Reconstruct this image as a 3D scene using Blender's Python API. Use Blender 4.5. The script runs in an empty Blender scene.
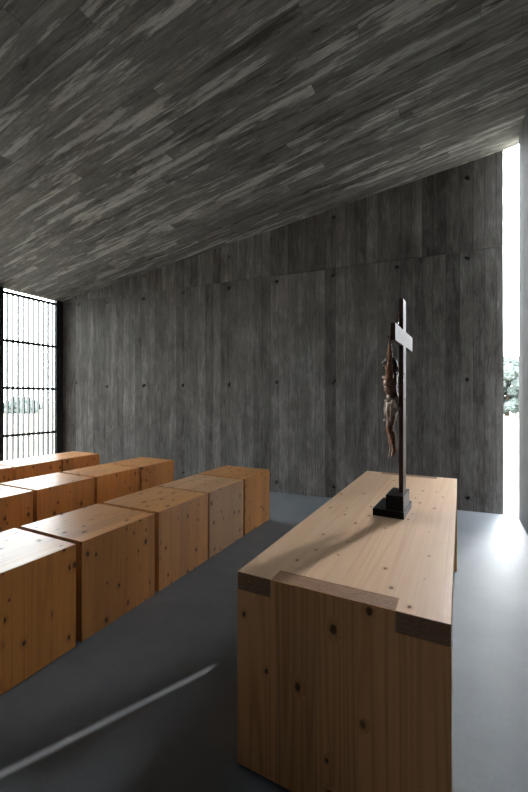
import bpy, bmesh, math, random
from mathutils import Vector, Matrix, noise as mnoise

random.seed(7)
scene = bpy.context.scene
COL = scene.collection
PI = math.pi

# ------------------------------------------------------------------ helpers
def link(name, me, mats, parent=None, smooth=False):
    o = bpy.data.objects.new(name, me)
    COL.objects.link(o)
    if not isinstance(mats, (list, tuple)):
        mats = [mats]
    for m in mats:
        me.materials.append(m)
    if smooth:
        for p in me.polygons:
            p.use_smooth = True
    if parent is not None:
        o.parent = parent
    return o

def bm_obj(name, bm, mats, parent=None, smooth=False):
    bmesh.ops.recalc_face_normals(bm, faces=bm.faces)
    me = bpy.data.meshes.new(name)
    bm.to_mesh(me)
    bm.free()
    return link(name, me, mats, parent, smooth)

def empty(name, loc=(0, 0, 0), rz=0.0):
    o = bpy.data.objects.new(name, None)
    o.empty_display_size = 0.1
    COL.objects.link(o)
    o.location = loc
    o.rotation_euler = (0, 0, rz)
    return o

def tag(o, label=None, cat=None, group=None, kind=None):
    if label: o["label"] = label
    if cat: o["category"] = cat
    if group: o["group"] = group
    if kind: o["kind"] = kind
    return o

def struct(o):
    o["kind"] = "structure"
    return o

def add_box(bm, x0, x1, y0, y1, z0, z1):
    vs = [bm.verts.new((x, y, z)) for z in (z0, z1) for (x, y) in ((x0, y0), (x1, y0), (x1, y1), (x0, y1))]
    fs = [(0, 3, 2, 1), (4, 5, 6, 7), (0, 1, 5, 4), (1, 2, 6, 5), (2, 3, 7, 6), (3, 0, 4, 7)]
    return [bm.faces.new([vs[i] for i in f]) for f in fs]

def add_prism(bm, poly, axis, a, b):
    """extrude a 2D polygon; axis 'z': poly=(x,y), 'y': poly=(x,z), 'x': poly=(y,z)"""
    def mk(p, t):
        if axis == 'z': return (p[0], p[1], t)
        if axis == 'y': return (p[0], t, p[1])
        return (t, p[0], p[1])
    A = [bm.verts.new(mk(p, a)) for p in poly]
    B = [bm.verts.new(mk(p, b)) for p in poly]
    n = len(poly)
    bm.faces.new(A); bm.faces.new(B[::-1])
    for i in range(n):
        bm.faces.new([A[i], B[i], B[(i + 1) % n], A[(i + 1) % n]])

def bevel(bm, w, seg=2):
    bmesh.ops.recalc_face_normals(bm, faces=bm.faces)
    bmesh.ops.bevel(bm, geom=list(bm.edges), offset=w, segments=seg, profile=0.6, affect='EDGES', clamp_overlap=True)

def grain_uv(bm, grain, across=None):
    """UV in metres, v along the grain axis; faces square to the grain get material slot 1 (end grain)"""
    bmesh.ops.recalc_face_normals(bm, faces=bm.faces)
    bm.normal_update()
    lay = bm.loops.layers.uv.verify()
    for f in bm.faces:
        n = f.normal
        dom = max(range(3), key=lambda i: abs(n[i]))
        if dom == grain:
            f.material_index = 1
            a, b = [i for i in range(3) if i != dom]
        else:
            f.material_index = 0
            b = grain
            a = [i for i in range(3) if i not in (dom, grain)][0]
        for l in f.loops:
            l[lay].uv = (l.vert.co[a] + dom * 3.7, l.vert.co[b] + dom * 1.3)

def evaluated(o):
    dg = bpy.context.evaluated_depsgraph_get()
    dg.update()
    return bpy.data.meshes.new_from_object(o.evaluated_get(dg))

# ------------------------------------------------------------------ materials
class NT:
    def __init__(self, name):
        self.m = bpy.data.materials.new(name)
        self.m.use_nodes = True
        self.t = self.m.node_tree
        self.t.nodes.clear()
        self.out = self.t.nodes.new('ShaderNodeOutputMaterial')
        self.b = self.t.nodes.new('ShaderNodeBsdfPrincipled')
        self.t.links.new(self.b.outputs[0], self.out.inputs[0])
    def n(self, kind, **kw):
        nd = self.t.nodes.new(kind)
        for k, v in kw.items():
            setattr(nd, k, v)
        return nd
    def put(self, sock, v):
        if isinstance(v, bpy.types.NodeSocket):
            self.t.links.new(v, sock)
        elif v is not None:
            sock.default_value = v
    def math(self, op, a, b=None, c=None, clamp=False):
        nd = self.n('ShaderNodeMath', operation=op, use_clamp=clamp)
        for i, v in enumerate((a, b, c)):
            self.put(nd.inputs[i], v)
        return nd.outputs[0]
    def xyz(self, x, y, z=0.0):
        nd = self.n('ShaderNodeCombineXYZ')
        for i, v in enumerate((x, y, z)):
            self.put(nd.inputs[i], v)
        return nd.outputs[0]
    def uv(self):
        nd = self.n('ShaderNodeUVMap')
        s = self.n('ShaderNodeSeparateXYZ')
        self.t.links.new(nd.outputs[0], s.inputs[0])
        return s.outputs[0], s.outputs[1]
    def noise(self, vec, scale, detail=4, rough=0.55, dist=0.0):
        nd = self.n('ShaderNodeTexNoise', noise_dimensions='3D')
        self.put(nd.inputs['Vector'], vec)
        nd.inputs['Scale'].default_value = scale
        nd.inputs['Detail'].default_value = detail
        nd.inputs['Roughness'].default_value = rough
        nd.inputs['Distortion'].default_value = dist
        return nd.outputs[0]
    def vor1(self, w, scale, rnd):
        a = self.n('ShaderNodeTexVoronoi', voronoi_dimensions='1D', feature='F1')
        b = self.n('ShaderNodeTexVoronoi', voronoi_dimensions='1D', feature='DISTANCE_TO_EDGE')
        for nd in (a, b):
            self.put(nd.inputs['W'], w)
            nd.inputs['Scale'].default_value = scale
            nd.inputs['Randomness'].default_value = rnd
        sp = self.n('ShaderNodeSeparateColor')
        self.t.links.new(a.outputs['Color'], sp.inputs[0])
        return sp.outputs[0], sp.outputs[1], b.outputs['Distance']
    def smooth(self, x, a, b, lo=0.0, hi=1.0):
        nd = self.n('ShaderNodeMapRange', interpolation_type='SMOOTHSTEP')
        for i, v in enumerate((x, a, b, lo, hi)):
            self.put(nd.inputs[i], v)
        return nd.outputs[0]
    def lin(self, x, a, b, lo, hi):
        nd = self.n('ShaderNodeMapRange')
        for i, v in enumerate((x, a, b, lo, hi)):
            self.put(nd.inputs[i], v)
        return nd.outputs[0]
    def mix(self, f, a, b, blend='MIX'):
        nd = self.n('ShaderNodeMix', data_type='RGBA', blend_type=blend)
        self.put(nd.inputs[0], f); self.put(nd.inputs[6], a); self.put(nd.inputs[7], b)
        return nd.outputs[2]
    def ramp(self, f, stops):
        nd = self.n('ShaderNodeValToRGB')
        el = nd.color_ramp.elements
        while len(el) > 1:
            el.remove(el[-1])
        el[0].position, el[0].color = stops[0][0], tuple(stops[0][1]) + (1,)
        for p, c in stops[1:]:
            e = el.new(p); e.color = tuple(c) + (1,)
        self.put(nd.inputs[0], f)
        return nd.outputs[0]
    def scale_col(self, col, f):
        nd = self.n('ShaderNodeVectorMath', operation='SCALE')
        self.put(nd.inputs[0], col); self.put(nd.inputs['Scale'], f)
        return nd.outputs[0]
    def bump(self, h, strength, dist):
        nd = self.n('ShaderNodeBump')
        nd.inputs['Strength'].default_value = strength
        nd.inputs['Distance'].default_value = dist
        self.put(nd.inputs['Height'], h)
        self.t.links.new(nd.outputs[0], self.b.inputs['Normal'])
    def set(self, col=None, rough=None, spec=None, **kw):
        if col is not None:
            self.put(self.b.inputs['Base Color'], col if isinstance(col, bpy.types.NodeSocket) else tuple(col) + (1,))
        if rough is not None: self.put(self.b.inputs['Roughness'], rough)
        if spec is not None: self.b.inputs['Specular IOR Level'].default_value = spec
        for k, v in kw.items():
            self.put(self.b.inputs[k], v)
        return self.m

def plain(name, col, rough, spec=0.5, scale=25, amt=0.12, **kw):
    t = NT(name)
    tc = t.n('ShaderNodeTexCoord')
    nz = t.noise(tc.outputs['Object'], scale, 4)
    f = t.lin(nz, 0.3, 0.7, 1 - amt, 1 + amt)
    c = t.n('ShaderNodeRGB'); c.outputs[0].default_value = tuple(col) + (1,)
    return t.set(t.scale_col(c.outputs[0], f), rough, spec, **kw)

def board_concrete(name, width, seglen, dark, mid, light, tg, sg, fg, bg_, mg, patch, base=0.46, dark_from=None):
    t = NT(name)
    u, v = t.uv()
    b1, b2, edge = t.vor1(u, 1 / width, 0.30)
    vo = t.math('MULTIPLY_ADD', b1, 7.3, v)
    segf = t.math('DIVIDE', vo, seglen)
    seg = t.math('FLOOR', segf)
    wn = t.n('ShaderNodeTexWhiteNoise', noise_dimensions='2D')
    t.put(wn.inputs['Vector'], t.xyz(t.math('MULTIPLY', b1, 91.0), seg))
    tone = wn.outputs['Value']
    vb = t.math('MULTIPLY_ADD', tone, 23.0, vo)
    st = t.noise(t.xyz(t.math('MULTIPLY', u, 13.0), t.math('MULTIPLY', vb, 1.0), b2), 1.0, 8, 0.72, 0.7)
    fine = t.noise(t.xyz(t.math('MULTIPLY', u, 42.0), t.math('MULTIPLY', vb, 4.5)), 1.0, 6, 0.70, 1.1)
    blot = t.noise(t.xyz(u, t.math('MULTIPLY', v, 0.8)), 0.9, 5, 0.6)
    mid_ = t.noise(t.xyz(u, t.math('MULTIPLY', v, 0.45), 4.0), 5.5, 6, 0.66, 0.6)
    # worn patches stretched along the board, paler cement skin with ragged edges
    pt = t.noise(t.xyz(t.math('MULTIPLY', u, 4.5), t.math('MULTIPLY', vb, 0.45), t.math('MULTIPLY', b2, 0.6)), 1.3, 9, 0.68, 0.2)
    pm = t.smooth(pt, 0.52, 0.565)
    dk = t.smooth(t.noise(t.xyz(t.math('MULTIPLY', u, 8.0), t.math('MULTIPLY', vb, 0.8), 7.0), 1.2, 8, 0.7, 0.6), 0.55, 0.62)
    val = t.math('MULTIPLY_ADD', t.math('SUBTRACT', tone, 0.5), tg, base)
    val = t.math('MULTIPLY_ADD', t.math('SUBTRACT', st, 0.5), sg, val)
    val = t.math('MULTIPLY_ADD', t.math('SUBTRACT', fine, 0.5), fg, val)
    val = t.math('MULTIPLY_ADD', t.math('SUBTRACT', blot, 0.5), bg_, val)
    val = t.math('MULTIPLY_ADD', t.math('SUBTRACT', mid_, 0.5), mg, val)
    val = t.math('MULTIPLY_ADD', t.math('SUBTRACT', pm, 0.5), patch, val)
    val = t.math('MULTIPLY_ADD', dk, -0.7 * patch, val)
    if dark_from is not None:      # boards to the right of this u are one step darker
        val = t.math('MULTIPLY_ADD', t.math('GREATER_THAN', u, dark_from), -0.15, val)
    seam = t.smooth(edge, 0.0, 0.035, 1.0, 0.0)
    fr = t.math('FRACT', segf)
    sj = t.math('MULTIPLY', t.smooth(fr, 0.0, 0.005 * 2.0 / seglen, 1.0, 0.0), 0.7)
    seam = t.math('MAXIMUM', seam, sj)
    seamv = t.math('MULTIPLY', seam, t.lin(mid_, 0.35, 0.65, 0.10, 0.50))
    val = t.math('SUBTRACT', val, seamv)
    col = t.ramp(val, [(0.0, dark), (0.45, mid), (1.0, light)])
    h = t.math('MULTIPLY_ADD', fine, 0.5, t.math('MULTIPLY', st, 0.5))
    h = t.math('SUBTRACT', h, t.math('MULTIPLY', seam, 0.6))
    h = t.math('MULTIPLY_ADD', tone, 0.25, h)
    t.bump(h, 0.55, 0.004)
    return t.set(col, t.lin(st, 0.3, 0.7, 0.68, 0.9), 0.12)

def pine(name, light, dark, knotcol, rough, krange=(0.040, 0.135), board=0.115, knots=0.55, spec=0.4, endgrain=False, gc=1.0, halo=0.45):
    t = NT(name)
    u0, v0 = t.uv()
    oi = t.n('ShaderNodeObjectInfo')
    r = oi.outputs['Random']
    u = t.math('MULTIPLY_ADD', r, 17.3, u0)
    v = t.math('MULTIPLY_ADD', r, 53.9, v0)
    at = t.n('ShaderNodeAttribute', attribute_type='OBJECT', attribute_name='tone')
    pale = at.outputs['Fac']
    b1, b2, edge = t.vor1(u, 1 / board, 0.5)
    vb = t.math('MULTIPLY_ADD', b1, 41.0, v)
    if endgrain:
        nz = t.noise(t.xyz(t.math('MULTIPLY', u, 9.0), t.math('MULTIPLY', v, 26.0)), 1.0, 5, 0.6, 1.2)
        rings = t.math('SINE', t.math('MULTIPLY', nz, 42.0))
        g = t.math('MULTIPLY_ADD', rings, 0.25, 0.5)
        col = t.mix(g, tuple(light) + (1,), tuple(dark) + (1,))
        t.bump(rings, 0.1, 0.001)
        return t.set(col, 0.6, 0.25)
    # knots: scattered points, each with its own size
    wob = t.noise(t.xyz(u, v), 26.0, 3, 0.5)
    vk = t.n('ShaderNodeTexVoronoi', voronoi_dimensions='2D', feature='F1')
    kv = t.xyz(t.math('MULTIPLY_ADD', wob, 0.05, t.math('DIVIDE', u, 0.115)),
               t.math('MULTIPLY_ADD', wob, 0.05, t.math('DIVIDE', vb, 0.17)))
    t.put(vk.inputs['Vector'], kv)
    vk.inputs['Scale'].default_value = 1.0
    ks = t.n('ShaderNodeSeparateColor'); t.t.links.new(vk.outputs['Color'], ks.inputs[0])
    kd = vk.outputs['Distance']
    has = t.math('GREATER_THAN', ks.outputs[0], 1 - knots)
    krad = t.math('MULTIPLY', t.lin(ks.outputs[1], 0, 1, krange[0], krange[1]), has)
    kin = t.smooth(t.math('DIVIDE', kd, t.math('ADD', krad, 0.0005)), 0.55, 1.05, 1.0, 0.0)
    khalo = t.smooth(t.math('DIVIDE', kd, t.math('ADD', krad, 0.0005)), 0.8, 2.6, 1.0, 0.0)
    # growth lines, pushed aside around knots
    ug = t.math('MULTIPLY_ADD', khalo, 0.03, u)
    nz = t.noise(t.xyz(t.math('MULTIPLY', ug, 7.0), t.math('MULTIPLY', vb, 0.22), t.math('MULTIPLY', b1, 9.0)), 1.0, 2, 0.4, 0.1)
    rings = t.math('SINE', t.math('MULTIPLY', nz, 95.0))
    rings = t.math('MULTIPLY_ADD', rings, 0.5, 0.5)
    rings = t.math('POWER', rings, 1.6)
    fib = t.noise(t.xyz(t.math('MULTIPLY', u, 160.0), t.math('MULTIPLY', vb, 3.0)), 1.0, 4, 0.6)
    big = t.noise(t.xyz(t.math('MULTIPLY', u, 3.0), t.math('MULTIPLY', vb, 0.8)), 1.0, 3, 0.5)
    g = t.math('MULTIPLY', rings, t.lin(big, 0.35, 0.65, 0.15 * gc, 0.60 * gc))
    g = t.math('MULTIPLY_ADD', t.math('SUBTRACT', fib, 0.5), 0.5, g, clamp=True)
    col = t.mix(g, tuple(light) + (1,), tuple(dark) + (1,))
    col = t.mix(t.math('MULTIPLY', khalo, halo), col, tuple(dark) + (1,))
    col = t.scale_col(col, t.lin(b2, 0, 1, 0.80, 1.14))
    col = t.mix(t.math('MULTIPLY', pale, 0.75, clamp=True), col, t.mix(0.65, col, (0.46, 0.36, 0.26, 1)))
    col = t.mix(t.math('MULTIPLY', kin, 0.88), col, tuple(knotcol) + (1,))
    seam = t.smooth(edge, 0.0, 0.010, 1.0, 0.0)
    col = t.mix(t.math('MULTIPLY', seam, 0.45), col, t.scale_col(col, 0.45))
    h = t.math('SUBTRACT', t.math('MULTIPLY', g, 0.4), seam)
    t.bump(h, 0.15, 0.0015)
    return t.set(col, t.math('MULTIPLY_ADD', kin, 0.35, t.lin(g, 0, 1, rough - 0.04, rough + 0.08)), spec)

M = {}
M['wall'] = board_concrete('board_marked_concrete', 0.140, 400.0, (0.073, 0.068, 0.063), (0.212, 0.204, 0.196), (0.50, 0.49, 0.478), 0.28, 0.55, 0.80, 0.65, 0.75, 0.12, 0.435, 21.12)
M['ceil'] = board_concrete('board_marked_ceiling_concrete', 0.130, 3.1, (0.060, 0.058, 0.056), (0.192, 0.187, 0.182), (0.52, 0.512, 0.502), 0.24, 0.95, 0.80, 0.50, 0.55, 0.42, 0.58)
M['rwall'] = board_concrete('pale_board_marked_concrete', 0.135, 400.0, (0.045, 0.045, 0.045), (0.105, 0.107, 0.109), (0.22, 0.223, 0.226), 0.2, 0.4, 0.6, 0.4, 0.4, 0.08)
M['pine'] = pine('knotty_pine', (0.55, 0.235, 0.056), (0.37, 0.130, 0.026), (0.022, 0.007, 0.003), 0.36, knots=0.74, spec=0.75, halo=0.7)
M['pine_end'] = pine('pine_end_grain', (0.36, 0.20, 0.10), (0.22, 0.11, 0.05), (0.1, 0.05, 0.02), 0.5, endgrain=True)
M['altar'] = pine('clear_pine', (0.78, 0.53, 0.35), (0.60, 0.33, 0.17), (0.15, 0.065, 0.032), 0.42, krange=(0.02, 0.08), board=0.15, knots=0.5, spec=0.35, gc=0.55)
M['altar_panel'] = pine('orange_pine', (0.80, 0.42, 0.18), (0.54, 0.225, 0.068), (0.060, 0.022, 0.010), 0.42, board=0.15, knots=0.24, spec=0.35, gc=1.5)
M['altar_end'] = pine('clear_pine_end_grain', (0.40, 0.235, 0.145), (0.24, 0.125, 0.070), (0.1, 0.05, 0.02), 0.5, endgrain=True)
M['plinth'] = plain('dark_plinth', (0.018, 0.016, 0.014), 0.7)
M['steel'] = plain('black_steel', (0.012, 0.013, 0.014), 0.45)
M['bar'] = plain('pale_grey_bar', (0.026, 0.027, 0.029), 0.55, 0.3, amt=0.03)
M['lacquer'] = plain('black_lacquer', (0.0025, 0.0025, 0.003), 0.28, 0.15, amt=0.2)
M['cross'] = plain('dark_polished_wood', (0.042, 0.010, 0.004), 0.47, 0.42, amt=0.35)
M['carved'] = plain('carved_brown_wood', (0.15, 0.072, 0.045), 0.27, 0.5, scale=60, amt=0.35)
M['cloth'] = plain('carved_pale_cloth', (0.26, 0.185, 0.145), 0.38, 0.5, scale=50, amt=0.35)
M['hair'] = plain('carved_dark_hair', (0.030, 0.017, 0.012), 0.45, 0.5, scale=70, amt=0.3)
M['iron'] = plain('dark_iron', (0.03, 0.03, 0.03), 0.5)
M['grass'] = plain('pale_dry_grass', (0.30, 0.285, 0.235), 0.9, 0.1, scale=0.8, amt=0.2)
M['leaf'] = plain('tree_leaf', (0.056, 0.070, 0.066), 0.8, 0.2, scale=1.5, amt=0.15)
M['bark'] = plain('bark', (0.06, 0.045, 0.035), 0.9)

def floor_material():
    t = NT('polished_concrete_floor')
    tc = t.n('ShaderNodeTexCoord')
    p = tc.outputs['Object']
    a = t.noise(p, 0.9, 6, 0.6, 0.4)
    b = t.noise(p, 7.0, 6, 0.65)
    c = t.noise(p, 90.0, 3, 0.6)
    val = t.math('MULTIPLY_ADD', t.math('SUBTRACT', b, 0.5), 0.5, a)
    val = t.math('MULTIPLY_ADD', t.math('SUBTRACT', c, 0.5), 0.35, val)
    col = t.ramp(val, [(0.2, (0.150, 0.164, 0.182)), (0.5, (0.195, 0.211, 0.233)), (0.85, (0.256, 0.275, 0.300))])
    sp = t.n('ShaderNodeTexVoronoi', voronoi_dimensions='3D', feature='F1')
    t.put(sp.inputs['Vector'], p); sp.inputs['Scale'].default_value = 2.3
    spot = t.smooth(sp.outputs['Distance'], 0.012, 0.03, 0.55, 0.0)
    col = t.mix(spot, col, (0.06, 0.06, 0.063, 1))
    t.bump(c, 0.06, 0.001)
    return t.set(col, t.lin(b, 0.3, 0.7, 0.47, 0.62), 0.16)
M['floor'] = floor_material()

def glass_material():
    m = bpy.data.materials.new('clear_window_glass')
    m.use_nodes = True
    t = m.node_tree
    t.nodes.clear()
    out = t.nodes.new('ShaderNodeOutputMaterial')
    tr = t.nodes.new('ShaderNodeBsdfTransparent'); tr.inputs[0].default_value = (0.97, 0.985, 0.98, 1)
    gl = t.nodes.new('ShaderNodeBsdfGlossy'); gl.inputs['Roughness'].default_value = 0.02
    fr = t.nodes.new('ShaderNodeFresnel'); fr.inputs[0].default_value = 1.25
    mx = t.nodes.new('ShaderNodeMixShader')
    t.links.new(fr.outputs[0], mx.inputs[0]); t.links.new(tr.outputs[0], mx.inputs[1]); t.links.new(gl.outputs[0], mx.inputs[2])
    t.links.new(mx.outputs[0], out.inputs[0])
    return m
M['glass'] = glass_material()

# ------------------------------------------------------------------ the room
XL, XR = -6.723, 0.680            # left glazing plane, right wall face
K, YW = 0.0896, 5.296             # far wall runs a little askew: y = YW + K x
XE = 0.541                        # right end of the far wall
YB = -2.6                         # back wall
YS = 5.235                        # far end of the right wall
TH = 0.30
def zc(x): return 3.262 + 0.1562 * (x + 6.72)     # sloping ceiling
ang = math.atan(K)

def concrete_mesh(bm, grain): grain_uv(bm, grain)

# floor
bm = bmesh.new()
add_prism(bm, [(XL - 0.1, YB - 0.3), (XR + 0.3, YB - 0.3), (XR + 0.3, 5.62), (XE, 5.62), (XE, YW + K * XE + 0.05), (XL - 0.1, YW + K * XL + 0.05)], 'z', -0.15, 0.0)
struct(bm_obj('floor', bm, M['floor']))

# far wall, local x along the wall from its left end
L = (XE - XL + 0.02) / math.cos(ang)
ztop0, ztop1 = zc(XL) + 0.05, zc(XE) + 0.05
bm = bmesh.new()
ZJ = 3.235
def wall_z(x): return ztop0 + (ztop1 - ztop0) * x / L
LJ = 0.0
# two lifts of formwork with an open groove of 4 mm between them
add_prism(bm, [(0, 0), (L, 0), (L, ZJ - 0.006), (0, ZJ - 0.006)], 'y', 0, TH)
add_prism(bm, [(0, ZJ - 0.006), (L, ZJ - 0.006), (L, ZJ + 0.006), (0, ZJ + 0.006)], 'y', 0.012, TH)
add_prism(bm, [(0, ZJ + 0.006), (L, ZJ + 0.006), (L, wall_z(L)), (0, wall_z(0))], 'y', 0, TH)
grain_uv(bm, 2)
lay = bm.loops.layers.uv.verify()
for f in bm.faces:
    f.material_index = 0
    for l in f.loops: l[lay].uv.x += 11.4
    if f.calc_center_median().z > ZJ:
        for l in f.loops: l[lay].uv.y += 800.0
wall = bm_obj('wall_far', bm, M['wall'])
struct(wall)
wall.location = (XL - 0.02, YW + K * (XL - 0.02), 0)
wall.rotation_euler = (0, 0, ang)
# tie holes cut into the concrete
bm = bmesh.new()
def wx(X): return (X - (XL - 0.02)) / math.cos(ang)
holes = []
for X in (-5.61, -4.786, -3.985, -3.146, -2.345, -1.50, -0.667, 0.152):
    for z in (0.16, 1.63, 3.14):
        holes.append((wx(X) + random.uniform(-.01, .01), z + random.uniform(-.015, .015)))
holes += [(wx(-4.78), 3.52), (wx(-6.35), 1.70), (wx(-6.30), 3.17), (wx(-3.146), 3.62), (wx(-1.5), 3.95), (wx(0.152), 4.15)]
for hx, hz in holes:
    n = 14
    A = [bm.verts.new((hx + 0.030 * math.cos(2 * PI * i / n), -0.01, hz + 0.030 * math.sin(2 * PI * i / n))) for i in range(n)]
    B = [bm.verts.new((hx + 0.021 * math.cos(2 * PI * i / n), 0.06, hz + 0.021 * math.sin(2 * PI * i / n))) for i in range(n)]
    bm.faces.new(A); bm.faces.new(B[::-1])
    for i in range(n): bm.faces.new([A[i], B[i], B[(i + 1) % n], A[(i + 1) % n]])
cut = bm_obj('cutter', bm, M['wall'])
cut.location, cut.rotation_euler = wall.location, wall.rotation_euler
md = wall.modifiers.new('b', 'BOOLEAN'); md.operation = 'DIFFERENCE'; md.object = cut; md.solver = 'EXACT'
me = evaluated(wall)
wall.modifiers.clear()
old = wall.data
wall.data = me
bpy.data.objects.remove(cut); bpy.data.meshes.remove(old)

# right wall
bm = bmesh.new()
add_box(bm, XR, XR + TH, YB, YS, 0, 4.75)
grain_uv(bm, 2)
for f in bm.faces: f.material_index = 0
struct(bm_obj('wall_right', bm, M['rwall']))
# back wall
bm = bmesh.new()
add_prism(bm, [(XL, 0), (XR + TH, 0), (XR + TH, zc(XR + TH) + 0.05), (XL, zc(XL) + 0.05)], 'y', YB - TH, YB)
grain_uv(bm, 2)
for f in bm.faces: f.material_index = 0
struct(bm_obj('wall_back', bm, M['wall']))
# left wall: concrete up to the glazed part
YG = 0.39
bm = bmesh.new()
add_box(bm, XL - TH, XL, YB - TH, YG, 0, zc(XL) + 0.02)
grain_uv(bm, 2)
for f in bm.faces: f.material_index = 0
struct(bm_obj('wall_left', bm, M['wall']))

# ceiling slab
bm = bmesh.new()
poly = [(XL - 0.06, YB - TH), (XR + TH, YB - TH), (XR + TH, YS + 0.10), (XE, YW + K * XE + 0.015), (XE, YW + K * XE + TH), (XL - 0.06, YW + K * XL + TH)]
A = [bm.verts.new((x, y, zc(x))) for x, y in poly]
B = [bm.verts.new((x, y, zc(x) + 0.3)) for x, y in poly]
bm.faces.new(A[::-1]); bm.faces.new(B)
for i in range(len(poly)):
    bm.faces.new([A[i], A[(i + 1) % len(poly)], B[(i + 1) % len(poly)], B[i]])
grain_uv(bm, 0)
for f in bm.faces: f.material_index = 0
struct(bm_obj('ceiling', bm, M['ceil']))

# left glazing: bays between black steel posts, pale bars behind the rails
ZR = 3.205
posts = [4.615, 3.570, 2.525, 1.480, 0.435]
rails = [0.06, 0.770, 1.578, 2.378, ZR - 0.02]
for k in range(4):
    y1, y0 = posts[k], posts[k + 1]
    w = empty('window_%d' % (k + 1), (XL, (y0 + y1) / 2, 0))
    struct(w)
    hw = (y1 - y0) / 2
    bm = bmesh.new(); add_box(bm, -0.05, 0.02, hw - (0.045 if k == 0 else 0.07), hw + (0.085 if k == 0 else 0.07), 0, zc(XL) - 0.004)
    bevel(bm, 0.002, 1); bm_obj('post', bm, M['steel'], w)
    if k == 3:
        bm = bmesh.new(); add_box(bm, -0.05, 0.02, -hw - 0.045, -hw + 0.045, 0, zc(XL) - 0.004)
        bevel(bm, 0.002, 1); bm_obj('post', bm, M['steel'], w)
    for z in rails:
        bm = bmesh.new(); add_box(bm, -0.02, 0.012, -hw + 0.045, hw - 0.045, z - 0.022, z + 0.022)
        bevel(bm, 0.002, 1); bm_obj('rail', bm, M['steel'], w)
    bm = bmesh.new()
    for i in range(11):
        yb = -hw + 0.045 + (i + 0.5) * (2 * hw - 0.09) / 10.6 - 0.02
        add_box(bm, -0.088, -0.025, yb - 0.008, yb + 0.008, 0.0, ZR + 0.015)
    bm_obj('bar_screen', bm, M['bar'], w)
    bm = bmesh.new(); add_box(bm, -0.010, -0.004, -hw + 0.045, hw - 0.045, 0.0, zc(XL) - 0.02)
    bm_obj('glass_pane', bm, M['glass'], w)

# two unseen tall plates, added so their gap cuts the sun to a blade
for i, (xa, xb) in enumerate(((4.40, 4.692), (4.730, 5.02))):
    bm = bmesh.new(); add_box(bm, xa, xb, 13.99, 14.01, -0.16, 13.0)
    struct(bm_obj('added_sun_mask_%d' % (i + 1), bm, M['bar']))

# outside: meadow and trees
bm = bmesh.new()
add_box(bm, -160, 160, -60, 200, -0.5, -0.16)
struct(bm_obj('ground', bm, M['grass']))

def make_tree(x, y, h, r, label, seed):
    rnd = random.Random(seed)
    t = empty('tree', (x, y, -0.16))
    tag(t, label, 'tree', 'trees beyond the meadow')
    bm = bmesh.new()
    n = 9
    rings = []
    for j in range(5):
        f = j / 4
        rr = 0.22 * (1 - 0.6 * f)
        rings.append([bm.verts.new((rr * math.cos(2 * PI * i / n) + 0.1 * math.sin(f * 3), rr * math.sin(2 * PI * i / n), f * h * 0.75)) for i in range(n)])
    for a, b in zip(rings, rings[1:]):
        for i in range(n): bm.faces.new([a[i], a[(i + 1) % n], b[(i + 1) % n], b[i]])
    bm.faces.new(rings[0][::-1]); bm.faces.new(rings[-1])
    bm_obj('trunk', bm, M['bark'], t, True)
    bm = bmesh.new()
    for j in range(110):
        a = rnd.uniform(0, 2 * PI); q = math.sqrt(rnd.random()); zz = rnd.uniform(0.12, 0.9)
        prof = math.sin(PI * min(1, 0.15 + zz * 0.9)) ** 0.6
        mtx = Matrix.Translation((q * r * 0.9 * prof * math.cos(a), q * r * 0.9 * prof * math.sin(a), zz * h))
        s = rnd.uniform(0.12, 0.24) * r
        res = bmesh.ops.create_icosphere(bm, subdivisions=3, radius=s, matrix=mtx)
        for v in res['verts']:
            d = mnoise.noise(v.co * (2.2 / s)) * 0.45 * s + mnoise.noise(v.co * (6.0 / s)) * 0.18 * s
            c = mtx.translation
            v.co += (v.co - c).normalized() * d
    bm_obj('crown', bm, M['leaf'], t)
    return t
make_tree(4.3, 40.0, 5.6, 2.4, 'hazy green tree seen through the narrow slot', 3)
make_tree(-41.0, 24.0, 1.45, 2.0, 'hazy grey bush seen low through the barred window', 9)

# ------------------------------------------------------------------ pine block benches
def panel(quad_out, quad_in, grain, mats, name, parent):
    bm = bmesh.new()
    A = [bm.verts.new(p) for p in quad_out]
    B = [bm.verts.new(p) for p in quad_in]
    bm.faces.new(A); bm.faces.new(B[::-1])
    for i in range(4): bm.faces.new([A[i], B[i], B[(i + 1) % 4], A[(i + 1) % 4]])
    bmesh.ops.recalc_face_normals(bm, faces=bm.faces)
    outer = [e for e in bm.edges if e.verts[0] in A and e.verts[1] in A]
    bmesh.ops.bevel(bm, geom=outer, offset=0.0012, segments=1, profile=0.5, affect='EDGES')
    grain_uv(bm, grain)
    for f in bm.faces: f.material_index = 0
    return bm_obj(name, bm, mats, parent)

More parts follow.
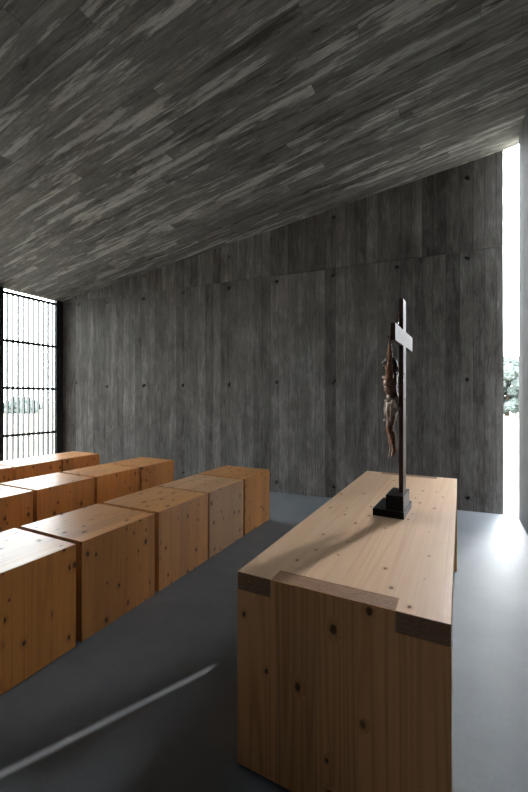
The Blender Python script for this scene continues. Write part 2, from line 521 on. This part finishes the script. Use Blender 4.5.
WB, LB, HB, Z0, T = 0.582, 0.592, 0.583, 0.010, 0.03
def make_block():
    t = empty('block_bench')
    x0, x1, y0, y1 = -WB, 0.0, 0.0, LB
    def O(x, y, z): return (x, y, z)
    q = lambda d, z: [(x0 + d, y0 + d, z), (x1 - d, y0 + d, z), (x1 - d, y1 - d, z), (x0 + d, y1 - d, z)]
    panel(q(0, HB), q(T, HB - T), 1, M['pine'], 'top_panel', t)
    panel([(x1, y0, Z0), (x1, y1, Z0), (x1, y1, HB), (x1, y0, HB)], [(x1 - T, y0 + T, Z0), (x1 - T, y1 - T, Z0), (x1 - T, y1 - T, HB - T), (x1 - T, y0 + T, HB - T)], 2, M['pine'], 'side_panel', t)
    panel([(x0, y1, Z0), (x0, y0, Z0), (x0, y0, HB), (x0, y1, HB)], [(x0 + T, y1 - T, Z0), (x0 + T, y0 + T, Z0), (x0 + T, y0 + T, HB - T), (x0 + T, y1 - T, HB - T)], 2, M['pine'], 'side_panel', t)
    panel([(x0, y0, Z0), (x1, y0, Z0), (x1, y0, HB), (x0, y0, HB)], [(x0 + T, y0 + T, Z0), (x1 - T, y0 + T, Z0), (x1 - T, y0 + T, HB - T), (x0 + T, y0 + T, HB - T)], 2, M['pine'], 'end_panel', t)
    panel([(x1, y1, Z0), (x0, y1, Z0), (x0, y1, HB), (x1, y1, HB)], [(x1 - T, y1 - T, Z0), (x0 + T, y1 - T, Z0), (x0 + T, y1 - T, HB - T), (x1 - T, y1 - T, HB - T)], 2, M['pine'], 'end_panel', t)
    bm = bmesh.new(); add_box(bm, x0 + 0.02, x1 - 0.02, y0 + 0.02, y1 - 0.02, 0, Z0 + 0.004)
    bm_obj('plinth', bm, M['plinth'], t)
    return t

blocks = [  # x of the front face, y start, y end, paleness, label
    (-1.890, 0.814, 1.4057, 0.0, "knotty pine block bench nearest the camera, cut by the photo's left edge"),
    (-1.890, 1.4417, 2.0261, 0.15, 'pine block bench second from the camera in the row beside the altar'),
    (-1.890, 2.0663, 2.6685, 0.25, 'pine block bench third from the camera in the row beside the altar'),
    (-1.890, 2.6930, 3.2851, 0.9, 'palest pine block bench, fourth from the camera in the row beside the altar'),
    (-1.890, 3.3111, 3.8875, 0.1, 'pine block bench at the concrete wall end of the row beside the altar'),
    (-3.320, 1.4550, 2.0420, 0.0, 'pine block bench at the left photo edge in the middle row of benches'),
    (-3.320, 2.0790, 2.6760, 0.0, 'pine block bench second from the left edge in the middle row of benches'),
    (-3.320, 2.7120, 3.3050, 0.0, 'pine block bench second from the concrete wall in the middle row of benches'),
    (-3.320, 3.3330, 3.9190, 0.0, 'pine block bench at the concrete wall end of the middle row of benches'),
    (-4.682, 2.0500, 2.6410, 0.0, 'pine block bench at the left photo edge in the back row under the barred window'),
    (-4.682, 2.6780, 3.2650, 0.0, 'middle pine block bench of the back row under the barred window'),
    (-4.682, 3.2838, 3.8667, 0.0, 'pine block bench at the concrete wall end of the back row by the barred window'),
]
proto = make_block()
for i, (x, y0, y1, pale, lab) in enumerate(blocks):
    if i == 0:
        b = proto
        kids = list(b.children)
    else:
        b = proto.copy(); COL.objects.link(b)
        kids = []
        for ch in proto.children:
            c = ch.copy(); COL.objects.link(c); c.parent = b
            kids.append(c)
    b.location = (x, y0, 0)
    b.scale = (1, (y1 - y0) / LB, 1)
    tag(b, lab, 'bench', 'pine block benches')
    for c in kids: c['tone'] = pale

# ------------------------------------------------------------------ altar table
AW, AL, AH, AT, AP = 0.728, 2.236, 0.743, 0.066, 0.080
altar = empty('altar_table', (-0.353, 2.340, 0), -0.0142)
tag(altar, 'long pine altar table with box jointed corners standing on the concrete floor', 'altar')
hw, hl = AW / 2, AL / 2
FL, FR = -hw + 0.142, hw - 0.155           # finger joints
bm = bmesh.new()
g = 0.0006
poly = [(-hw, -hl), (FL, -hl), (FL, -hl + AP), (FR, -hl + AP), (FR, -hl), (hw, -hl),
        (hw, hl), (FR + 0.01, hl), (FR + 0.01, hl - AP), (FL - 0.01, hl - AP), (FL - 0.01, hl), (-hw, hl)]
add_prism(bm, poly, 'z', AH - AT, AH)
bevel(bm, 0.0015, 1)
grain_uv(bm, 1)
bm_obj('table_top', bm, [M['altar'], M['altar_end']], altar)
for sgn, a, b in ((-1, FL, FR), (1, FL - 0.01, FR + 0.01)):
    bm = bmesh.new()
    poly = [(-hw, 0.014), (hw, 0.014), (hw, AH - AT - g), (b - g, AH - AT - g), (b - g, AH), (a + g, AH), (a + g, AH - AT - g), (-hw, AH - AT - g)]
    y0, y1 = (-hl, -hl + AP - g) if sgn < 0 else (hl - AP + g, hl)
    add_prism(bm, poly, 'y', y0, y1)
    bevel(bm, 0.0015, 1)
    grain_uv(bm, 2)
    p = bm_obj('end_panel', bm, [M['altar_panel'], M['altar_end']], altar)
    bm = bmesh.new()
    add_box(bm, -hw + 0.015, hw - 0.015, y0 + 0.015, y1 - 0.015, 0, 0.02)
    bm_obj('foot', bm, M['plinth'], p)

# ------------------------------------------------------------------ crucifix
cru = empty('crucifix', (-0.251, 2.300, AH), -0.054)
tag(cru, 'dark wooden crucifix with carved figure on a black stepped base, standing on the altar', 'crucifix')
bm = bmesh.new(); add_box(bm, -0.147, 0.020, -0.147, 0.120, 0, 0.040); bevel(bm, 0.002, 2)
base = bm_obj('base', bm, M['lacquer'], cru)
bm = bmesh.new(); add_box(bm, -0.076, 0.017, -0.142, 0.060, 0.040, 0.124); bevel(bm, 0.002, 2)
bm_obj('upper_block', bm, M['lacquer'], base)
PT = 0.0245
bm = bmesh.new(); add_box(bm, -PT, 0, -0.045, 0.045, 0.124, 1.226); bevel(bm, 0.0012, 1)
post = bm_obj('upright', bm, M['cross'], cru)
for z in (0.80, 0.655):
    bm = bmesh.new()
    bmesh.ops.create_cone(bm, cap_ends=True, segments=12, radius1=0.006, radius2=0.005, depth=0.003, matrix=Matrix.Translation((0.0012, -0.01, z)) @ Matrix.Rotation(PI / 2, 4, 'Y'))
    bm_obj('screw', bm, M['iron'], post)
bm = bmesh.new()
add_box(bm, -PT - 0.001, 0.001, -0.283, 0.283, 0.957, 1.047); bevel(bm, 0.0012, 1)
bm_obj('crossbeam', bm, M['cross'], cru)
# small blank title scroll on the front of the upright
bm = bmesh.new()
n = 10
pts = []
for i in range(n + 1):
    f = i / n
    pts.append((-PT - 0.006 - 0.006 * math.sin(f * PI * 2), 1.085 + f * 0.055))
poly = pts + [(x - 0.004, z) for x, z in reversed(pts)]
add_prism(bm, poly, 'y', -0.04, 0.04)
bm_obj('title_scroll', bm, M['carved'], cru)

# carved figure --------------------------------------------------------
def cap(bm, a, b, ra, rb, sub=2):
    """tapered capsule: hull of two spheres"""
    tmp = bmesh.new()
    bmesh.ops.create_icosphere(tmp, subdivisions=sub, radius=ra, matrix=Matrix.Translation(a))
    bmesh.ops.create_icosphere(tmp, subdivisions=sub, radius=rb, matrix=Matrix.Translation(b))
    r = bmesh.ops.convex_hull(tmp, input=tmp.verts)
    bmesh.ops.delete(tmp, geom=list({v for v in tmp.verts if not v.link_faces}), context='VERTS')
    bmesh.ops.recalc_face_normals(tmp, faces=tmp.faces)
    me = bpy.data.meshes.new('tmp'); tmp.to_mesh(me); tmp.free()
    bm.from_mesh(me); bpy.data.meshes.remove(me)

def ell(bm, c, r, rot=None, sub=3):
    m = Matrix.Translation(c)
    if rot is not None: m = m @ rot
    m = m @ Matrix.Diagonal((r[0], r[1], r[2], 1))
    bmesh.ops.create_icosphere(bm, subdivisions=sub, radius=1.0, matrix=m)

def remeshed(name, bm, voxel, mats, parent, smooth=3):
    o = bm_obj(name, bm, mats, parent)
    md = o.modifiers.new('r', 'REMESH'); md.mode = 'VOXEL'; md.voxel_size = voxel; md.use_smooth_shade = True
    if smooth:
        s = o.modifiers.new('s', 'SMOOTH'); s.factor = 0.5; s.iterations = smooth
    me = evaluated(o)
    o.modifiers.clear()
    old = o.data
    o.data = me
    bpy.data.meshes.remove(old)
    if not me.materials:
        me.materials.append(mats)
    for p in me.polygons: p.use_smooth = True
    return o

V = Vector
bm = bmesh.new()
# torso: pelvis, waist, rib cage, shoulders
hip, waist, chest, neck = V((-0.068, 0.004, 0.600)), V((-0.070, 0.004, 0.668)), V((-0.082, 0, 0.755)), V((-0.072, 0, 0.818))
ell(bm, hip, (0.038, 0.047, 0.042))
ell(bm, waist, (0.034, 0.044, 0.055))
ell(bm, V((-0.077, 0.002, 0.708)), (0.037, 0.050, 0.042))
ell(bm, chest, (0.042, 0.056, 0.060))
ell(bm, V((-0.094, 0.024, 0.780)), (0.030, 0.030, 0.024)); ell(bm, V((-0.094, -0.024, 0.780)), (0.030, 0.030, 0.024))
cap(bm, chest + V((0.004, 0, 0.03)), neck, 0.040, 0.020)
for k in range(4):                                   # ribs, just raised from the trunk
    for s in (-1, 1):
        zz = 0.742 - 0.015 * k
        pr = None
        for q in range(5):
            a = math.radians(18 + 16 * q)
            p = V((-0.078 - (0.0385 - 0.001 * k) * math.cos(a), s * (0.0515 - 0.001 * k) * math.sin(a), zz + 0.004 * q))
            if pr is not None: cap(bm, pr, p, 0.0040, 0.0040, 1)
            pr = p
# neck and head, sunk forward on the chest
head = V((-0.086, 0.006, 0.866))
rot = Matrix.Rotation(math.radians(-22), 4, 'Y') @ Matrix.Rotation(math.radians(12), 4, 'X')
cap(bm, neck, head + V((0.010, 0, -0.015)), 0.019, 0.018)
def hp(x, y, z): return head + (rot.to_3x3() @ V((x, y, z)))
ell(bm, head, (0.034, 0.028, 0.040), rot)
cap(bm, hp(-0.012, 0, -0.020), hp(-0.020, 0, -0.036), 0.021, 0.012)          # jaw and chin
cap(bm, hp(-0.033, 0, 0.004), hp(-0.041, 0, -0.012), 0.0045, 0.0060, 1)      # nose
cap(bm, hp(-0.031, -0.015, 0.009), hp(-0.033, 0.015, 0.009), 0.005, 0.005, 1)  # brow
for s in (-1, 1):
    ell(bm, hp(-0.030, s * 0.011, 0.001), (0.004, 0.005, 0.004), None, 2)      # closed eyes
    ell(bm, hp(0.004, s * 0.029, -0.004), (0.008, 0.004, 0.012), rot, 2)       # ears
cap(bm, hp(-0.034, -0.007, -0.021), hp(-0.034, 0.007, -0.021), 0.004, 0.004, 1)  # mouth
# arms up to the beam
for s in (-1, 1):
    sh = V((-0.070, s * 0.064, 0.798)); el = V((-0.050, s * 0.160, 0.868)); wr = V((-0.036, s * 0.236, 0.945))
    cap(bm, sh, sh + (el - sh) * 0.35, 0.023, 0.020); cap(bm, sh + (el - sh) * 0.35, el, 0.020, 0.014)
    cap(bm, el, el + (wr - el) * 0.35, 0.014, 0.0155); cap(bm, el + (wr - el) * 0.35, wr, 0.0155, 0.009)
    cap(bm, chest + V((0, s * 0.03, 0.02)), sh, 0.030, 0.022)
    pm = wr + V((0.004, s * 0.016, 0.020))
    ell(bm, wr.lerp(pm, 0.75), (0.0075, 0.0135, 0.017), Matrix.Rotation(math.radians(-s * 38), 4, 'X'))
    d = (pm - wr).normalized(); side = V((0, d.z, -d.y)) * s
    for q, (off, ln) in enumerate(((-0.011, 0.020), (-0.004, 0.025), (0.003, 0.024), (0.010, 0.018))):
        r0 = pm + side * off * 0.9 + d * 0.004
        k1 = r0 + d * ln * 0.5 + V((-0.003, 0, 0)); k2 = r0 + d * ln * 0.85 + V((-0.011, 0, 0))
        cap(bm, r0, k1, 0.0034, 0.0031, 1); cap(bm, k1, k2, 0.0031, 0.0026, 1)
    th0 = wr + side * -0.006 + d * 0.006
    th1 = th0 + side * -0.012 + d * 0.010 + V((-0.003, 0, 0)); th2 = th1 + d * 0.010 + V((-0.006, 0, 0))
    cap(bm, th0, th1, 0.0042, 0.0036, 1); cap(bm, th1, th2, 0.0036, 0.0028, 1)
# legs, knees a little forward, one foot over the other
for s, kx, ax, fz in ((-1, -0.082, -0.056, 0.008), (1, -0.094, -0.077, 0.0)):
    h0 = V((-0.068, s * 0.024, 0.590)); kn = V((kx, s * 0.021 + 0.006, 0.478)); an = V((ax, s * 0.014 + 0.004, 0.358 + fz))
    cap(bm, h0, h0.lerp(kn, 0.4), 0.031, 0.027); cap(bm, h0.lerp(kn, 0.4), kn, 0.027, 0.0195)
    calf = kn.lerp(an, 0.32) + V((0.007, 0, 0))
    cap(bm, kn, calf, 0.019, 0.0205); cap(bm, calf, an, 0.0205, 0.0115)
    heel = an + V((0.011, 0, -0.010)); ball = an + V((-0.010, s * 0.002, -0.040)); toe = ball + V((-0.006, 0, -0.013))
    cap(bm, an, heel, 0.011, 0.009, 1); cap(bm, an, ball, 0.0115, 0.0100); cap(bm, heel, ball, 0.008, 0.008)
    for q in range(5):
        o_ = (q - 2) * 0.0043
        cap(bm, ball + V((0, o_, 0)), toe + V((0, o_ * 1.1, 0.0012 * abs(q - 1))), 0.0042, 0.0034, 1)
fig = remeshed('carved_body', bm, 0.0022, M['carved'], cru, 2)

# hair, beard and a plaited crown
bm = bmesh.new()
ell(bm, hp(0.009, 0, 0.009), (0.033, 0.0325, 0.037), rot)
rnd = random.Random(5)
for i in range(34):
    a = rnd.uniform(-0.72, 0.72) * PI
    st = hp(0.010 + 0.030 * math.cos(a), 0.030 * math.sin(a), rnd.uniform(-0.008, 0.014))
    p = st
    for j in range(4):
        qn = p + V((0.0035 + rnd.uniform(-.003, .003), math.sin(a) * 0.002 + rnd.uniform(-.003, .003), -0.016))
        cap(bm, p, qn, 0.0055 - 0.0007 * j, 0.0050 - 0.0007 * j, 1); p = qn
for i in range(9):
    y = (i - 4) * 0.0045
    st = hp(-0.026 + 0.3 * abs(y), y, -0.030)
    cap(bm, st, st + V((-0.004, -y * 0.4, -0.020 + abs(y) * 0.6)), 0.0050, 0.0028, 1)
remeshed('hair', bm, 0.0026, M['hair'], fig, 1)
bm = bmesh.new()
for s_ in range(3):
    prev = None
    for i in range(25):
        a = 2 * PI * i / 24
        w = 6 * a + s_ * 2.1
        p = hp((0.036 + 0.003 * math.cos(w)) * math.cos(a), (0.033 + 0.003 * math.cos(w)) * math.sin(a), 0.018 + 0.004 * math.sin(w))
        if prev is not None: cap(bm, prev, p, 0.0024, 0.0024, 1)
        prev = p
for i in range(12):
    a = 2 * PI * i / 12 + 0.2
    p = hp(0.037 * math.cos(a), 0.034 * math.sin(a), 0.019)
    cap(bm, p, p + (p - head).normalized() * 0.011 + V((0, 0, 0.004)), 0.0018, 0.0007, 1)
bm_obj('crown', bm, M['hair'], fig, True)

# loincloth with folds, knot and a hanging end
bm = bmesh.new()
nr, ns = 30, 96
rings = []
for j in range(nr):
    f = j / (nr - 1)
    z = 0.660 - f * 0.150
    cx = -0.070 - 0.014 * f
    rx = 0.034 + 0.005 * math.sin(PI * min(1, f * 1.2)) - 0.004 * f
    ry = 0.049 + 0.010 * math.sin(PI * min(1, f * 1.1)) - 0.003 * f
    ring = []
    for i in range(ns):
        a = 2 * PI * i / ns
        sw = 0.0042 * math.sin(5 * a + 9.5 * f + 0.8 * math.sin(3 * a)) + 0.0028 * math.sin(11 * a - 6 * f)
        sw *= 0.4 + 0.9 * f
        dz = 0.018 * f * math.sin(2 * a + 0.7) + 0.008 * f * math.sin(5 * a)
        ring.append(bm.verts.new((cx + (rx + sw) * math.cos(a), 0.004 + (ry + sw) * math.sin(a), z + dz)))
    rings.append(ring)
for a, b in zip(rings, rings[1:]):
    for i in range(ns): bm.faces.new([a[i], a[(i + 1) % ns], b[(i + 1) % ns], b[i]])
bm.faces.new(rings[0]); bm.faces.new(rings[-1][::-1])
# rolled waist band and the side knot with its tail, on the side towards the camera
prev = None
for i in range(33):
    a = 2 * PI * i / 32
    p = V((-0.070 + 0.037 * math.cos(a), 0.004 + 0.053 * math.sin(a), 0.656 + 0.010 * math.sin(a + 0.8) + 0.002 * math.sin(7 * a)))
    if prev is not None: cap(bm, prev, p, 0.0075, 0.0075, 1)
    prev = p
ell(bm, V((-0.048, -0.058, 0.640)), (0.015, 0.013, 0.015))
for k in range(6):
    p = V((-0.050 + 0.007 * (k - 2.5) * 0.6, -0.060, 0.635)); e = p + V((0.010 + 0.005 * (k - 2.5), -0.006 + 0.004 * (k % 2), -0.085 + 0.010 * k))
    m_ = p.lerp(e, 0.5) + V((0.003 * math.sin(k * 2), -0.006, 0))
    cap(bm, p, m_, 0.0055, 0.0070, 1); cap(bm, m_, e, 0.0070, 0.0060, 1)
remeshed('loincloth', bm, 0.0024, M['cloth'], fig, 1)

# ------------------------------------------------------------------ light
w = bpy.data.worlds.new('overcast_sky')
scene.world = w
w.use_nodes = True
nt = w.node_tree
nt.nodes.clear()
wo = nt.nodes.new('ShaderNodeOutputWorld'); bg = nt.nodes.new('ShaderNodeBackground')
tc = nt.nodes.new('ShaderNodeTexCoord')
el = math.radians(38)
SUN = V((0.471, 1.0, 0)).normalized() * math.cos(el) + V((0, 0, math.sin(el)))
dt = nt.nodes.new('ShaderNodeVectorMath'); dt.operation = 'DOT_PRODUCT'
dt.inputs[1].default_value = V((math.sin(math.radians(13)) * math.cos(math.radians(31)), math.cos(math.radians(13)) * math.cos(math.radians(31)), math.sin(math.radians(31))))
nm = nt.nodes.new('ShaderNodeVectorMath'); nm.operation = 'NORMALIZE'
nt.links.new(tc.outputs['Generated'], nm.inputs[0]); nt.links.new(nm.outputs[0], dt.inputs[0])
mx = nt.nodes.new('ShaderNodeMath'); mx.operation = 'MAXIMUM'; mx.inputs[1].default_value = 0.0
nt.links.new(dt.outputs['Value'], mx.inputs[0])
pw = nt.nodes.new('ShaderNodeMath'); pw.operation = 'POWER'; pw.inputs[1].default_value = 36.0
nt.links.new(mx.outputs[0], pw.inputs[0])
ma = nt.nodes.new('ShaderNodeMath'); ma.operation = 'MULTIPLY_ADD'
SKY, GLOW = 23.0, 155.0          # thin overcast, brighter round the veiled sun
ma.inputs[1].default_value = GLOW; ma.inputs[2].default_value = SKY
nt.links.new(pw.outputs[0], ma.inputs[0])
bg.inputs[0].default_value = (0.93, 0.97, 1.0, 1)
nt.links.new(ma.outputs[0], bg.inputs[1]); nt.links.new(bg.outputs[0], wo.inputs[0])

d = -SUN
ld = bpy.data.lights.new('sun', 'SUN')
ld.energy = 2.8; ld.angle = math.radians(0.10); ld.color = (1.0, 0.97, 0.93)
lo = bpy.data.objects.new('sun', ld); COL.objects.link(lo)
lo.rotation_euler = d.to_track_quat('-Z', 'Y').to_euler()
lo.location = (3, 9, 7)

# ------------------------------------------------------------------ camera
cd = bpy.data.cameras.new('camera')
co = bpy.data.objects.new('camera', cd); COL.objects.link(co)
co.location = (0, 0, 1.4)
co.rotation_euler = (PI / 2, 0, 0.46733)
cd.sensor_fit = 'AUTO'; cd.sensor_width = 36.0
cd.lens = 36.0 * 375.18 / 792.0
cd.shift_y = 2.49 / 792.0
cd.clip_start = 0.02; cd.clip_end = 500
scene.camera = co

vs = scene.view_settings
vs.view_transform = 'Standard'; vs.look = 'None'; vs.gamma = 1.0; vs.use_curve_mapping = False
vs.exposure = 0.0
scene.cycles.use_denoising = True
scene.cycles.max_bounces = 10
scene.cycles.diffuse_bounces = 6
scene.cycles.transparent_max_bounces = 12
scene.cycles.sample_clamp_indirect = 6.0
